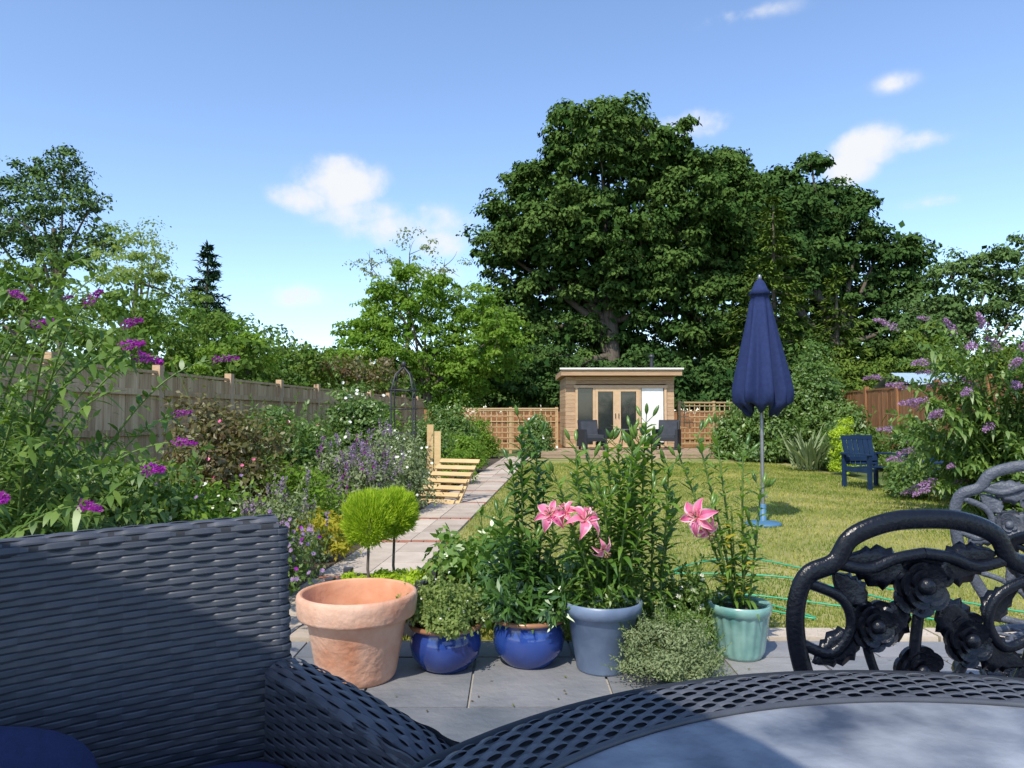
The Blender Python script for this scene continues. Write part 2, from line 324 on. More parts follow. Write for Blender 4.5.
def trellis(name,p0,p1,z0,z1,st=.17):
    p0=np.array(p0,float);p1=np.array(p1,float); Lg=np.linalg.norm(p1-p0); d=(p1-p0)/Lg; a=math.atan2(d[1],d[0]); nn=np.array([d[1],-d[0]]); mb=MB(); s=0
    while s<Lg:
        q=p0+d*s; box(mb,(q[0],q[1],(z0+z1)/2),(.03,.015,z1-z0),a); s+=st
    z=z0; m=(p0+p1)/2+nn*.017
    while z<z1: box(mb,(m[0],m[1],z),(Lg,.015,.03),a); z+=st
    for z in (z0,z1): box(mb,((p0+p1)[0]/2,(p0+p1)[1]/2,z),(Lg+.1,.06,.05),a)
    for q in (p0,p1,(p0+p1)/2): box(mb,(q[0]-nn[0]*.03,q[1]-nn[1]*.03,z1/2),(.09,.09,z1+.1),a)
    return mb.build(name,[m_trel])
trellis('trellis_fence',(-1.5,22.6),(1.4,22.6),.15,1.4)
trellis('trellis_fence',(5.3,22.8),(7.6,23.2),.3,1.6)

# ---------------------------------------------------------------- summerhouse
def summerhouse():
    E=empty('summerhouse'); x0,x1,yf,yb,zb,zt=1.65,4.95,22.0,24.6,.22,2.38; yw=yf
    mb=MB(); z=zb
    while z<zt-.02:
        hh=.12
        for (a,b,zz0,zz1) in ((x0,x0+.30,zb,zt),(4.70,x1,zb,zt),(x0+.30,4.70,2.06,zt)):
            if zz0<=z+.01<zz1: box(mb,((a+b)/2,yw,z+hh/2),(b-a,.03,hh-.006),0)
        for xx in (x0,x1): box(mb,(xx,(yf+yb)/2+.02,z+hh/2),(.03,yb-yf-.04,hh-.006),0)
        box(mb,((x0+x1)/2,yb,z+hh/2),(x1-x0,.03,hh-.006),0)
        z+=hh
    mb.build('walls',[m_cedar],E)
    mb=MB(); box(mb,((x0+x1)/2,23.2,zt+.10),(x1-x0+.30,3.1,.16),0,0); box(mb,((x0+x1)/2,21.63,zt+.10),(x1-x0+.34,.03,.18),0,0)
    box(mb,((x0+x1)/2,21.60,zt+.215),(x1-x0+.42,.09,.05),0,1,.6); box(mb,((x0+x1)/2,23.2,zt+.205),(x1-x0+.3,3.0,.03),0,2)
    mb.build('roof',[m_cedar,m_trim,m_metal],E)
    mb=MB(); xs=[1.97,2.50,3.20,3.90,4.68]
    for xx in xs: box(mb,(xx,yw-.03,1.14),(.07,.07,1.82),0,0)
    for z in (.26,2.07): box(mb,(3.32,yw-.032,z),(2.86,.075,.08),0,0)
    for (a,b) in ((2.54,3.165),(3.235,3.865)):
        for xx in (a+.04,b-.04): box(mb,(xx,yw-.045,1.16),(.08,.05,1.72),0,0)
        for z in (.38,1.98): box(mb,((a+b)/2,yw-.046,z),(b-a,.05,.12 if z>1 else .18),0,0)
    for xx in (3.15,3.25): tube(mb,[[xx,yw-.09,1.1],[xx,yw-.09,1.25]],.012,6,1)
    mb.build('door_frames',[m_frame,m_metal],E)
    mb=MB(); box(mb,(3.32,yw+.01,1.14),(2.7,.012,1.75),0,0,.5); mb.build('glazing',[m_wglass],E)
    mb=MB(); box(mb,(4.29,yw-.02,1.2),(.66,.02,1.66),0,0,.6); box(mb,(4.29,yw-.035,1.2),(.5,.012,1.4),0,0,.9); mb.build('blind',[m_trim],E)
    mb=MB(); box(mb,(3.3,23.3,.1),(3.2,2.5,.2)); mb.build('floor',[m_cedar],E)
    mb=MB(); tube(mb,[[4.45,22.9,2.5],[4.45,22.9,3.05]],.06,12); lathe(mb,[(.10,3.05),(.10,3.09),(.02,3.14)],(4.45,22.9,0),12); mb.build('stove_pipe',[m_metal],E)
summerhouse()
mb=MB(); xx=.9
while xx<6.0: box(mb,(xx,20.95,.185),(.135,2.0,.03)); xx+=.142
for k in range(2): box(mb,(3.45,19.93,.05+.095*k),(5.3,.03,.085))
box(mb,(3.3,19.75,.05),(1.8,.32,.1)); mb.build('wooden_deck',[m_deck])

def lounge(name,x,y,z,a):
    mb=MB(); T=lambda c,s,**k: box(mb,tuple(rotz(np.array(c),a)+np.array([x,y,z])),s,a,**k)
    T((0,0,.3),(.6,.55,.10)); T((0,.27,.58),(.6,.07,.55),tilt=-.2); T((-.31,0,.34),(.07,.6,.5)); T((.31,0,.34),(.07,.6,.5)); T((0,-.02,.39),(.52,.5,.09),mat=1); T((0,.2,.6),(.5,.08,.42),mat=1,tilt=-.2)
    for i in(-.27,.27):
        for j in(-.25,.25): T((i,j,.1),(.05,.05,.22))
    return mb.build(name,[m_core,m_gcush])
lounge('wicker_lounge_chair',2.3,20.8,.2,.3); lounge('wicker_lounge_chair',4.5,20.9,.2,-.4)
mb=MB(); lathe(mb,[(.0,.56),(.36,.56),(.36,.6),(0,.6)],(3.3,20.8,.2),24)
for i in range(4):
    a=i*math.pi/2+.4; tube(mb,[[3.3+.3*math.cos(a),20.8+.3*math.sin(a),.2],[3.3+.12*math.cos(a),20.8+.12*math.sin(a),.77]],.015,6)
mb.build('patio_side_table',[m_metal])

def adir(name,x,y,a):
    mb=MB(); T=lambda c,s,**k: box(mb,tuple(rotz(np.array(c),a)+np.array([x,y,0])),s,a,**k)
    for k in range(5): T((0,-.25+k*.11,.38-.01*k),(.56,.095,.022))
    for k in range(6): T((-.25+k*.1,.33,.62),(.08,.02,.52-.02*abs(k-2.5)),tilt=-.22)
    for s in(-1,1):
        T((s*.33,0,.57),(.08,.64,.025)); T((s*.31,-.28,.28),(.05,.06,.56)); T((s*.31,.3,.28),(.05,.06,.56)); T((s*.29,0,.32),(.03,.6,.08))
    T((0,.27,.48),(.6,.03,.07)); T((0,.37,.83),(.6,.03,.07))
    return mb.build(name,[m_bluech])
adir('blue_garden_chair',5.85,11.7,.25); adir('blue_garden_chair',6.9,11.0,-1.2)
mb=MB()
for k in range(5): box(mb,(6.25,10.5+k*.1,.5),(.6,.09,.025))
for i in(-.25,.25):
    for j in(0,.38): box(mb,(6.25+i,10.5+j,.25),(.05,.05,.5))
mb.build('blue_garden_table',[m_bluech])
mb=MB(); box(mb,(11.7,20.5,1.0),(1.6,2,2.0),0,1)
mb.add([[10.8,19.4,2.0],[12.6,19.4,2.0],[12.6,20.5,2.4],[10.8,20.5,2.4],[12.6,21.6,2.0],[10.8,21.6,2.0]],[[0,1,2,3],[3,2,4,5]],0,.6)
mb.build('garden_shed',[m_roof,m_fence2])

# ---------------------------------------------------------------- trees
J=lambda L,y,dy=1.5:[(a,y+R(-dy,dy),b,c) for a,b,c in L]
tree('oak_tree',4.6,34,8,.55,J([(4.0,13.5,2.3),(2.7,14.7,1.3),(4.6,15.3,1.1),(6.2,14.4,1.1),(1.3,12.2,1.9),(2.4,13.2,1.3),(0.0,10.7,1.6),(-.6,9.2,1.5),(6.8,12.7,2.2),(4,9.7,3.2),(.9,7.2,2.4),(8.4,10.6,2.8),(4.5,5.8,3.0),(2.0,4.0,2.3),(8.6,6.0,2.8),(6.0,3.5,2.4),(.0,5.0,1.6),(9.9,12.4,1.5),(6.2,8.0,2.8),(2.0,9.7,2.3),(.8,2.6,1.5),(10.4,8.6,2.0),(8.3,13.4,1.0)],33.5,2.0),.66,12,125,.22,m_oak,fill=20,fs=2.0,fr=.74)
tree('oak_tree',17,38,7,.5,J([(12.0,13.0,2.0),(11.3,14.2,.9),(15.0,13.6,1.8),(16,14.6,.9),(17.6,12.4,1.9),(19.8,10.2,1.8),(16.3,9.8,3.1),(13.1,8.8,2.9),(17.8,6.7,2.9),(20.8,8.0,1.7),(20.0,5.2,2.2),(13.0,4.6,2.8),(22.2,9.8,1.0),(14.2,11.2,2.4),(22,6.2,1.4),(10.6,10.4,2.4),(16,4.2,2.8),(21.5,3.4,2.0),(18.9,12.6,.9)],38.5,2.0),.7,11,105,.26,m_dark,fill=15,fs=2.0,fr=.74)
def conifer(name,x,y,h,r,mat,layers=22,n=70,L=.28,z0=.6,dro=.35):
    mb=MB(); tube(mb,[[x,y,-.1],[x,y,h]],[.22,.02],8,1)
    for i in range(layers):
        t=i/(layers-1); z=z0+(h-z0)*t; rr=r*(1-t)**.8+.06
        for k in range(int(6+7*(1-t))):
            a=R(0,6.28); l=rr*R(.7,1.1); d=np.array([math.cos(a),math.sin(a),0]); e=np.array([x,y,z])+d*l+np.array([0,0,-dro*l+.1])
            tube(mb,[[x,y,z],e],[.03,.008],4,1)
            m=int(n*(.4+.6*(1-t))); s=rng.random(m)**.6; P=np.array([x,y,z])+(e-np.array([x,y,z]))*s[:,None]+rng.standard_normal((m,3))*np.array([.2,.2,.10])*(.25+.5*l/r)*1.0
            D=d+rng.standard_normal((m,3))*.5+np.array([0,0,-dro]); leaves(mb,P,D,urand(m)*.6+np.array([0,0,1]),L*R(.6,1.2,m),L*.3,0,rng.random()*.5+rng.random(m)*.5)
    return mb.build(name,[mat,m_bark])
conifer('conifer_tree',11.0,30,10.2,3.0,m_fir,26,90,.30)
conifer('conifer_tree',13.6,30,7.2,2.4,m_fir,18,80,.30)
conifer('spruce_tree',-12.8,30,8.2,2.1,m_spruce,24,90,.26,dro=.2)
tree('ash_tree',-3.2,26.5,3.6,.16,J([(-3.2,5.6,1.2),(-5.0,4.6,1.2),(-1.4,4.9,1.2),(-3.6,3.8,1.7),(-1.2,3.2,1.6),(-5.4,3.2,1.3),(-.4,4.1,1.0),(-2.3,2.2,1.5),(-3.9,6.3,.6),(-4.8,5.6,.6),(-6.0,4.2,.8)],26.3,.8),.40,24,80,.15,m_light,fill=14)
tree('sparse_tree',-4.8,33,6.5,.16,J([(-4.8,8.7,1.3),(-6.4,7.9,1.1),(-3.2,8.2,1.1),(-4.6,6.6,1.6),(-2.4,6.8,.9)],33,.8),.4,8,30,.14,m_grey)
tree('ash_tree',-16.5,26,8,.20,J([(-16.4,10.0,1.2),(-17.8,9.5,1.4),(-15.2,8.7,1.0),(-17,7.8,1.8),(-14.6,7.4,.8),(-18.5,6.8,2),(-15.6,7.0,1.2),(-19.4,8.6,1.4)],26,1),.42,20,58,.13,m_far,fill=3)
tree('birch_tree',-11.4,22,5.6,.13,J([(-11.6,6.5,.9),(-12.7,5.8,1.0),(-10.8,5.5,.9),(-11.4,4.8,1.3),(-10.1,4.5,.8),(-12.9,4.3,1)],22,.8),.36,20,52,.11,m_birch)
tree('apple_tree',19.5,31,4,.2,J([(19.3,7.2,1.2),(21.2,7.6,1.5),(18.4,5.8,1.3),(20.6,5.8,2),(22.4,6.4,1.8),(17.4,4.6,1.4),(19,4.6,1.6)],31,.8),.5,16,65,.18,m_far,fill=10)
def hedge(name,pts,cr,dens,n,L,mat,fill=5):
    mb=MB(); crown(mb,pts,cr,dens,n,L,0,fill); return mb.build(name,[mat])
hedge('hedge',[(x,14+R(-1,1)+(x+7)*-.2,z,r) for x,z,r in [(-8.2,2.2,1.2),(-7.6,2.9,.9),(-6.7,2.7,1.0),(-6.0,2.4,1.0),(-5.6,1.8,1.1),(-5.0,2.2,.8),(-9,2.2,1.3),(-6.6,1.6,1.2)]],.4,20,70,.11,m_hedge)
hedge('hedge',[(-5.6,19,2.2,1.1),(-4.8,20.5,2.0,1.1),(-5.0,18,2.6,.6),(-6.4,18.5,2.6,1.1),(-7.5,18,3.0,1.2),(-4.0,22,1.9,1.1),(-8.6,19,3.3,1.2)],.42,18,70,.13,m_hedge)
hedge('red_leaf_hedge',[(-4.4,19.5,2.2,.8),(-3.9,20.8,2.2,.8),(-4.8,18.5,2.3,.6)],.35,20,60,.12,m_red,2)
hedge('tree_line',[(x,42+R(-2,2),R(2.2,3.2),R(2.2,3.0)) for x in np.arange(-36,46,2.1)],.8,6,45,.38,m_far,6)
hedge('tree_line',[(x,30+R(-1,1),R(1.2,2.4),R(1.3,1.8)) for x in list(np.arange(-24,-5,1.5))+list(np.arange(11,26,1.5))],.6,9,50,.26,m_far,3)
hedge('conifer_hedge',[(x,27.5+R(-.5,.5),z,r) for x,z,r in [(14.8,2.8,1.2),(15.7,4.0,.9),(16.6,3.4,1.1),(17.6,2.6,1.2),(13.4,2.2,1.3),(12,1.9,1.2),(18.8,2.8,1.4),(11,1.6,1.2),(16.2,1.5,1.4)]],.35,22,65,.14,m_fir)
hedge('hedge',[(x,29+R(-.5,.5),1.9+R(-.2,.8),1.6) for x in np.arange(-1,12,1.2)],.5,12,50,.2,m_dark,8)
tree('willow_tree',-6.6,9.6,2.6,.08,J([(-6.6,2.9,.6),(-7.2,3.1,.5),(-5.9,2.4,.6),(-6.8,2.3,.8),(-5.2,2.0,.5),(-7.5,2.4,.7)],9.5,.5),.24,42,70,.075,m_hedge,fill=20)
tree('small_tree',-4.9,13.5,2.0,.06,J([(-5.2,2.4,.6),(-4.9,2.0,.6),(-5.8,2.1,.6)],13.3,.4),.25,45,60,.09,m_light,fill=10)

# ---------------------------------------------------------------- shrubs
def bush(name,x,y,w,h,L,mat,n=60,K=None,fl=None,spiky=False,aspect=.5,d=None):
    mb=MB(); d=d or w; K=K or int(55*(w+.3)*(h+.3))
    u=urand(K); u[:,2]=np.abs(u[:,2]); r=R(.35,1,K)**.5
    C=np.stack([x+u[:,0]*w*.43*r,y+u[:,1]*d*.43*r,.08+u[:,2]*(h*.86)*r*(1+.25*np.sin(u[:,0]*7+x)*.6)],1)
    cr=.10+.10*min(w,h); clumps(mb,C,cr*R(.5,1.4,K),n,L,0,aspect=aspect)
    for _ in range(14):
        c=C[rng.integers(K)]; tube(mb,bez([[x+R(-.05,.05),y,0],[(x+c[0])/2,(y+c[1])/2,c[2]*.6],c],5),[.015,.012,.01,.006,.003],5,1)
    k=int(16*w); ii=rng.integers(0,K,k)
    for c in C[ii]:
        o=nrm(np.array([(c[0]-x),(c[1]-y),.5+R(0,.5)])); e=c+o*(cr+R(.08,.28)*h); tube(mb,[c,e],[.004,.0015],4,1)
        m=9; s=R(.3,1,m)[:,None]; D=urand(m)+o*.7; leaves(mb,c+(e-c)*s,D,urand(m)+[0,0,1],L*R(.8,1.5,m),L*.5,0,R(.3,1,m))
    mats=[mat,m_stem]
    if fl:
        for (fm,cnt,sz,kind) in fl:
            mi=len(mats); mats.append(fm)
            ii=rng.integers(0,K,cnt); o=urand(cnt); o[:,2]=np.abs(o[:,2])+.3; o[:,1]-=.35; F=C[ii]+nrm(o)*cr*1.15
            for f in F:
                if kind=='spike':
                    m=26; t=rng.random(m)[:,None]; ax=nrm(np.array([R(-.3,.3),R(-.3,.3),1.])); P=f+ax*sz*t+rng.standard_normal((m,3))*sz*.07; tube(mb,[f-ax*sz,f+ax*sz*.5],.003,4,1)
                    leaves(mb,P,urand(m),urand(m),sz*.15,sz*.12,mi,rng.random(m))
                else:
                    m=7; a=np.linspace(0,6.28,m,endpoint=False); nn=nrm(np.array([R(-.5,.5),-.8,R(.2,1)])); U=nrm(np.cross(nn,[0,0,1.])); Wv=np.cross(nn,U)
                    D=np.cos(a)[:,None]*U+np.sin(a)[:,None]*Wv+nn*.2; leaves(mb,np.repeat(f[None],m,0),D,np.repeat(nn[None],m,0),sz*.5,sz*.42,mi,rng.random(m))
    return mb.build(name,mats)
bush('leafy_shrub',-2.35,4.3,1.3,1.0,.055,m_mid,70,fl=[(m_white,12,.035,'d')])
bush('leafy_shrub',-3.1,3.6,1.4,1.15,.07,m_mid,60)
bush('phlox_plant',-1.95,4.4,.9,.72,.045,m_light,70,fl=[(m_white,40,.035,'d'),(m_lav,14,.03,'d')])
bush('climbing_rose_bush',-2.65,6.6,1.5,1.35,.055,m_red,70,fl=[(m_pink,8,.04,'d')])
bush('leafy_shrub',-3.9,5.6,1.6,1.2,.07,m_mid,70)
bush('rose_bush',-2.75,8.6,1.7,1.35,.06,m_mid,70,fl=[(m_pink,6,.05,'d'),(m_pinkw,8,.05,'d')])
bush('catmint_plant',-1.75,5.2,.8,.6,.035,m_grey,60,fl=[(m_lav,50,.10,'spike')])
bush('geranium_plant',-1.5,4.7,.5,.42,.035,m_mid,60,fl=[(m_lav,80,.035,'d'),(m_purple,24,.03,'d')])
bush('small_bedding_plant',-1.55,5.9,.5,.35,.04,m_yel,50)
bush('lavender_bush',-1.75,8.2,1.25,.85,.05,m_grey,60,fl=[(m_lav,170,.13,'spike'),(m_purple,30,.10,'spike')])
bush('leafy_shrub',-1.95,6.6,.9,.75,.05,m_light,60)
bush('sage_bush',-1.3,8.9,.7,.78,.045,m_grey,60,fl=[(m_white,30,.04,'d')])
bush('grey_shrub',-1.65,10.4,1.1,1.0,.05,m_grey,60,fl=[(m_white,40,.05,'d')])
bush('white_hydrangea_bush',-2.6,12.2,1.5,1.8,.07,m_mid,70,fl=[(m_white,60,.07,'d')])
bush('leafy_shrub',-3.3,10.6,1.6,1.2,.07,m_mid,60)
bush('leafy_shrub',-3.0,15,1.6,1.6,.08,m_light,60)
bush('leafy_shrub',-1.55,13.2,1.1,1.2,.06,m_mid,60)
bush('low_green_shrub',-1.0,12.4,.8,.55,.05,m_light,60)
bush('low_green_shrub',-.95,15,.9,.8,.06,m_light,60)
bush('leafy_shrub',-1.5,17,1.6,1.5,.08,m_mid,60)
bush('leafy_shrub',-1.1,20,1.5,1.1,.08,m_light,50)
bush('flowering_shrub',.75,20.4,.9,1.3,.08,m_mid,50,fl=[(m_white,14,.08,'d')])
bush('leafy_shrub',6.6,18.5,1.9,2.1,.10,m_mid,60)
bush('tall_shrub',8.0,19.0,1.9,3.2,.10,m_mid,55)
bush('leafy_shrub',5.9,19.4,1.0,1.5,.09,m_mid,50)
bush('leafy_shrub',7.4,15.8,1.6,1.3,.09,m_mid,60)
bush('golden_conifer_shrub',6.55,14.2,.5,1.25,.05,m_lime,70)
bush('leafy_shrub',7.5,13.2,1.3,1.2,.08,m_mid,60)
bush('leafy_shrub',6.5,9.4,1.7,1.3,.07,m_mid,60)
bush('leafy_shrub',5.75,10.3,.8,.6,.06,m_mid,60)
bush('leafy_shrub',5.9,7.7,1.7,1.3,.07,m_mid,60)
bush('leafy_shrub',6.6,6.4,1.6,1.3,.07,m_mid,60)
bush('leafy_shrub',5.3,6.6,1.1,.75,.06,m_mid,60)
bush('leafy_shrub',8.3,22,1.8,2.2,.1,m_hedge,50)
mb=MB(); n=90; a=R(0,6.28,n); ribbons(mb,np.tile([6.2,15.2,.05],(n,1))+rng.standard_normal((n,3))*[.1,.1,0],np.stack([np.cos(a)*.5,np.sin(a)*.5,R(.7,1.3,n)],1),R(.8,1.3,n),.06,R(.1,.5,n),0,R(0,1,n),6,.6); mb.build('flax_plant',[m_grey])

# ---------------------------------------------------------------- buddleias
def buddleia(name,base,tips,extra,fm,box_,L=.13,pl=.13,frac=0):
    mb=MB(); base=np.array(base,float)
    alltips=[(np.array(t,float),True) for t in tips]+[(np.array([R(*box_[0]),R(*box_[1]),R(*box_[2])]),rng.random()<frac) for _ in range(extra)]
    for t,flw in alltips:
        b=base+np.array([R(-.25,.25),R(-.2,.2),0]); mid=np.array([(b[0]*.55+t[0]*.45),(b[1]*.55+t[1]*.45),max(t[2]*R(.85,1.1),.5)])
        P=bez([b,mid,t],22); tube(mb,P,np.linspace(.011,.0025,22),5,1,.6)
        for s in np.linspace(.3,.98,int(20)):
            i=s*21; i0=int(i); q=P[i0]+(P[min(i0+1,21)]-P[i0])*(i-i0); tg=nrm(P[min(i0+1,21)]-P[max(i0-1,0)])
            sd_=nrm(np.cross(tg,urand(1)[0])); 
            for sg in (-1,1):
                ribbons(mb,q[None],(sd_*sg+tg*.5+np.array([0,0,.15]))[None],L*R(.6,1.2)*(1.15-s*.5),L*.24,R(.2,.6),0,R(0,1),4,.7)
                if rng.random()<.5: ribbons(mb,q[None],(nrm(np.cross(sd_,tg))*sg+tg*.6)[None],L*.5*R(.6,1.2),L*.15,R(.1,.5),0,R(0,1),3,.7)
        if flw:
            tg=nrm(P[-1]-P[-3]); l=pl*R(.6,1.15); m=170; s=rng.random(m); rr=l*.20*(1-s*.75)
            Q=P[-1]+tg*(s*l)[:,None]+np.array([0,0,-1])*(s*s*l*.2)[:,None]+urand(m)*rr[:,None]*.9; leaves(mb,Q,urand(m),urand(m),l*.085,l*.07,2,rng.random(m))
            tube(mb,[P[-1],P[-1]+tg*l*.9],.003,4,1)
    return mb.build(name,[m_mid,m_stem,fm])
buddleia('buddleia_bush',(-2.6,3.5,0),[(-2.24,3.2,1.75),(-1.90,3.2,1.70),(-1.73,3.2,1.6),(-1.62,3.0,1.49),(-1.60,3.05,1.45),(-2.28,3.4,1.62),(-2.10,2.9,1.14),(-1.55,3.3,1.2),(-1.50,3.2,1.08),(-1.52,3.0,.97),(-1.84,2.6,.90),(-1.66,2.8,.85),(-1.62,3.9,1.50)],26,m_purple,((-2.7,-1.5),(2.9,3.9),(.6,1.6)))
buddleia('buddleia_bush',(-3.6,4.6,0),[(-2.7,4.3,1.9)],30,m_purple,((-4.3,-2.6),(4,5),(1.0,2.3)),.15)
buddleia('buddleia_bush',(5.5,8.0,0),[(4.95,7.5,2.1),(5.15,7.6,1.9),(4.35,7.5,1.75),(4.7,7.4,1.45),(4.1,7.5,1.5),(3.95,7.5,1.05),(5.4,7.4,2.2),(5.1,7.3,1.5),(4.4,7.4,1.2),(5.5,7.5,1.8),(4.7,7.3,1.9),(4.25,7.4,1.35)],120,m_pale,((4.2,6.2),(7.1,8.6),(.4,2.2)),.17,.24,.30)

# ---------------------------------------------------------------- obelisk & pallet
mb=MB(); ox,oy=-1.75,11.6
for i in range(4):
    a=math.pi/4+i*math.pi/2; tube(mb,[[ox+.26*math.cos(a),oy+.26*math.sin(a),0],[ox+.24*math.cos(a),oy+.24*math.sin(a),1.6],[ox+.16*math.cos(a),oy+.16*math.sin(a),1.85],[ox,oy,1.98]],.014,6)
for z in (.5,.9,1.3,1.6): tube(mb,[[ox+.25*math.cos(t),oy+.25*math.sin(t),z] for t in np.linspace(0,6.28,20)],.009,6)
sphere(mb,(ox,oy,2.02),(.04,.04,.05)); mb.build('garden_obelisk',[m_metal])
mb=MB(); A=-.35
for k in range(7):
    t=k/6; o=rotz(np.array([0,-.30+.60*t,0]),A)
    box(mb,(-.84+o[0]-.10*(1-t),9.9+o[1],.05+.50*t),(.60,.02,.075),A,0,tilt=-.9)
for s in (-.26,0,.26):
    o=rotz(np.array([s,.02,0]),A); box(mb,(-.88+o[0],9.92+o[1],.25),(.06,.76,.03),A,0,tilt=.69)
mb.build('wooden_pallet',[m_pine])
mb=MB()
for k in range(2): box(mb,(-1.22+.11*k,10.75,.52-.05*k),(.095,.025,1.08-.10*k),.1,0,tilt=-.12)
box(mb,(-1.17,10.72,.4),(.2,.03,.06),.1,0,tilt=-.12)
mb.build('leaning_boards',[m_pine])

# ---------------------------------------------------------------- parasols
def parasol():
    E=empty('closed_parasol'); X,Y=2.72,7.85
    mb=MB()
    def fold(r,z,th):
        k=np.clip((2.62-z)/1.0,0,1); tw=(2.6-z)*.25; rr=r*(1+.22*k*np.cos(8*th+tw)+.10*k*np.sin(3*th+1+tw)+.07*k*np.cos(13*th-tw)); zz=z+np.where(z<1.33,.05*np.cos(8*th)+.03*np.sin(2*th),0); return rr,zz
    lathe(mb,[(.010,2.70),(.05,2.66),(.085,2.58),(.13,2.52),(.09,2.515),(.115,2.42),(.145,2.24),(.175,2.05),(.205,1.85),(.235,1.65),(.262,1.47),(.255,1.34),(.19,1.25),(.17,1.26),(.20,1.4),(.10,2.2)],(X,Y,0),128,0,.5,fold)
    mb.build('canopy',[m_navy],E)
    mb=MB(); tube(mb,[[X,Y,0.03],[X,Y,2.68]],.02,12); sphere(mb,(X,Y,2.71),(.022,.022,.035)); tube(mb,[[X-.0,Y,.32],[X+.05,Y,.32]],.012,6); mb.build('pole',[m_pole],E)
    mb=MB(); lathe(mb,[(0,.0),(.19,.0),(.195,.02),(.17,.035),(.06,.045),(.035,.05),(.035,.22),(.03,.23),(0,.23)],(X,Y,.01),32); mb.build('base',[m_basep],E)
parasol()
def shade_parasol():  # unseen parasol added behind the camera to shade the wicker chair and table
    E=empty('added_shade_parasol'); X,Y=-1.22,-.80; mb=MB(); Rr=1.28
    th=np.arange(8)*math.pi/4+.2
    lathe(mb,[(.02,2.70),(.45,2.57),(.9,2.40),(Rr,2.24),(Rr,2.10)],(X,Y,0),32,0,.5,lambda r,z,t:(r*(1-.04*(1-np.cos(8*t))/2),z),True); mb.build('canopy',[m_navy],E)
    mb=MB(); tube(mb,[[X,Y,0],[X,Y,2.74]],.022,12)
    for t in th: tube(mb,[[X,Y,2.65],[X+Rr*.96*math.cos(t),Y+Rr*.96*math.sin(t),2.23]],.008,5)
    lathe(mb,[(0,.01),(.25,.01),(.25,.06),(.05,.09),(.04,.3),(0,.3)],(X,Y,.01),24); mb.build('pole',[m_pole],E)
shade_parasol()

# ---------------------------------------------------------------- pots
def pot(name,x,y,prof,inner,mats,soilz=None,soilr=None,rimmat=None):
    mb=MB(); lathe(mb,prof,(x,y,.025),64,0,.5); lathe(mb,inner,(x,y,.025),64,1,.5)
    if soilz: lathe(mb,[(soilr,soilz),(soilr*.5,soilz+.012),(0.001,soilz+.015)],(x,y,.025),24,2,.5)
    if rimmat: tube(mb,[[x+rimmat*math.cos(t),y+rimmat*math.sin(t),.025+prof[-1][1]] for t in np.linspace(0,2*np.pi,40,endpoint=False)],.012,8,1,.5,closed=True)
    return mb.build(name,mats)
pot('terracotta_pot',-.70,3.3,[(0,0),(.165,0),(.172,.01),(.178,.03),(.218,.245),(.226,.262),(.228,.268),(.232,.272),(.250,.274),(.260,.28),(.264,.29),(.267,.325),(.270,.355),(.267,.372),(.262,.378),(.252,.381)],[(.252,.381),(.243,.379),(.240,.372),(.234,.345),(.205,.2),(.165,.04),(0,.03)],[m_terra,m_terrai])
def roundpot(name,x,y,r,h):
    pot(name,x,y,[(0,0),(r*.62,0),(r*.70,.015),(r*.93,h*.3),(r*1.0,h*.55),(r*.97,h*.78),(r*.88,h*.9),(r*.9,h*.95),(r*.99,h)],[(r*.99,h),(r*.93,h*1.0),(r*.84,h*.9),(r*.84,h*.8)],[m_blue,m_bluer,m_soil],h*.82,r*.86,r*.97)
roundpot('blue_glazed_pot',-.31,3.42,.168,.2); roundpot('blue_glazed_pot',.08,3.48,.172,.215)
pot('grey_blue_pot',.42,3.4,[(0,0),(.115,0),(.12,.01),(.16,.25),(.165,.255),(.183,.26),(.188,.31),(.18,.318)],[(.18,.318),(.17,.31),(.16,.25)],[m_greyp,m_greyp,m_soil],.27,.165)
def flut(x,y):
    mb=MB(); pr=[(0,0),(.10,0),(.105,.012),(.112,.03),(.135,.20),(.14,.21),(.148,.215),(.152,.25),(.145,.258)]
    lathe(mb,pr,(x,y,.025),144,0,.5,lambda r,z,t:(r*(1+np.where((z>.025)&(z<.205),.022,0)*np.cos(18*t)),z)); lathe(mb,[(.145,.258),(.133,.25),(.125,.2)],(x,y,.025),40,0)
    lathe(mb,[(.13,.22),(.05,.235),(0.001,.235)],(x,y,.025),24,1); mb.build('teal_glazed_pot',[m_teal,m_soil])
flut(1.12,3.58)

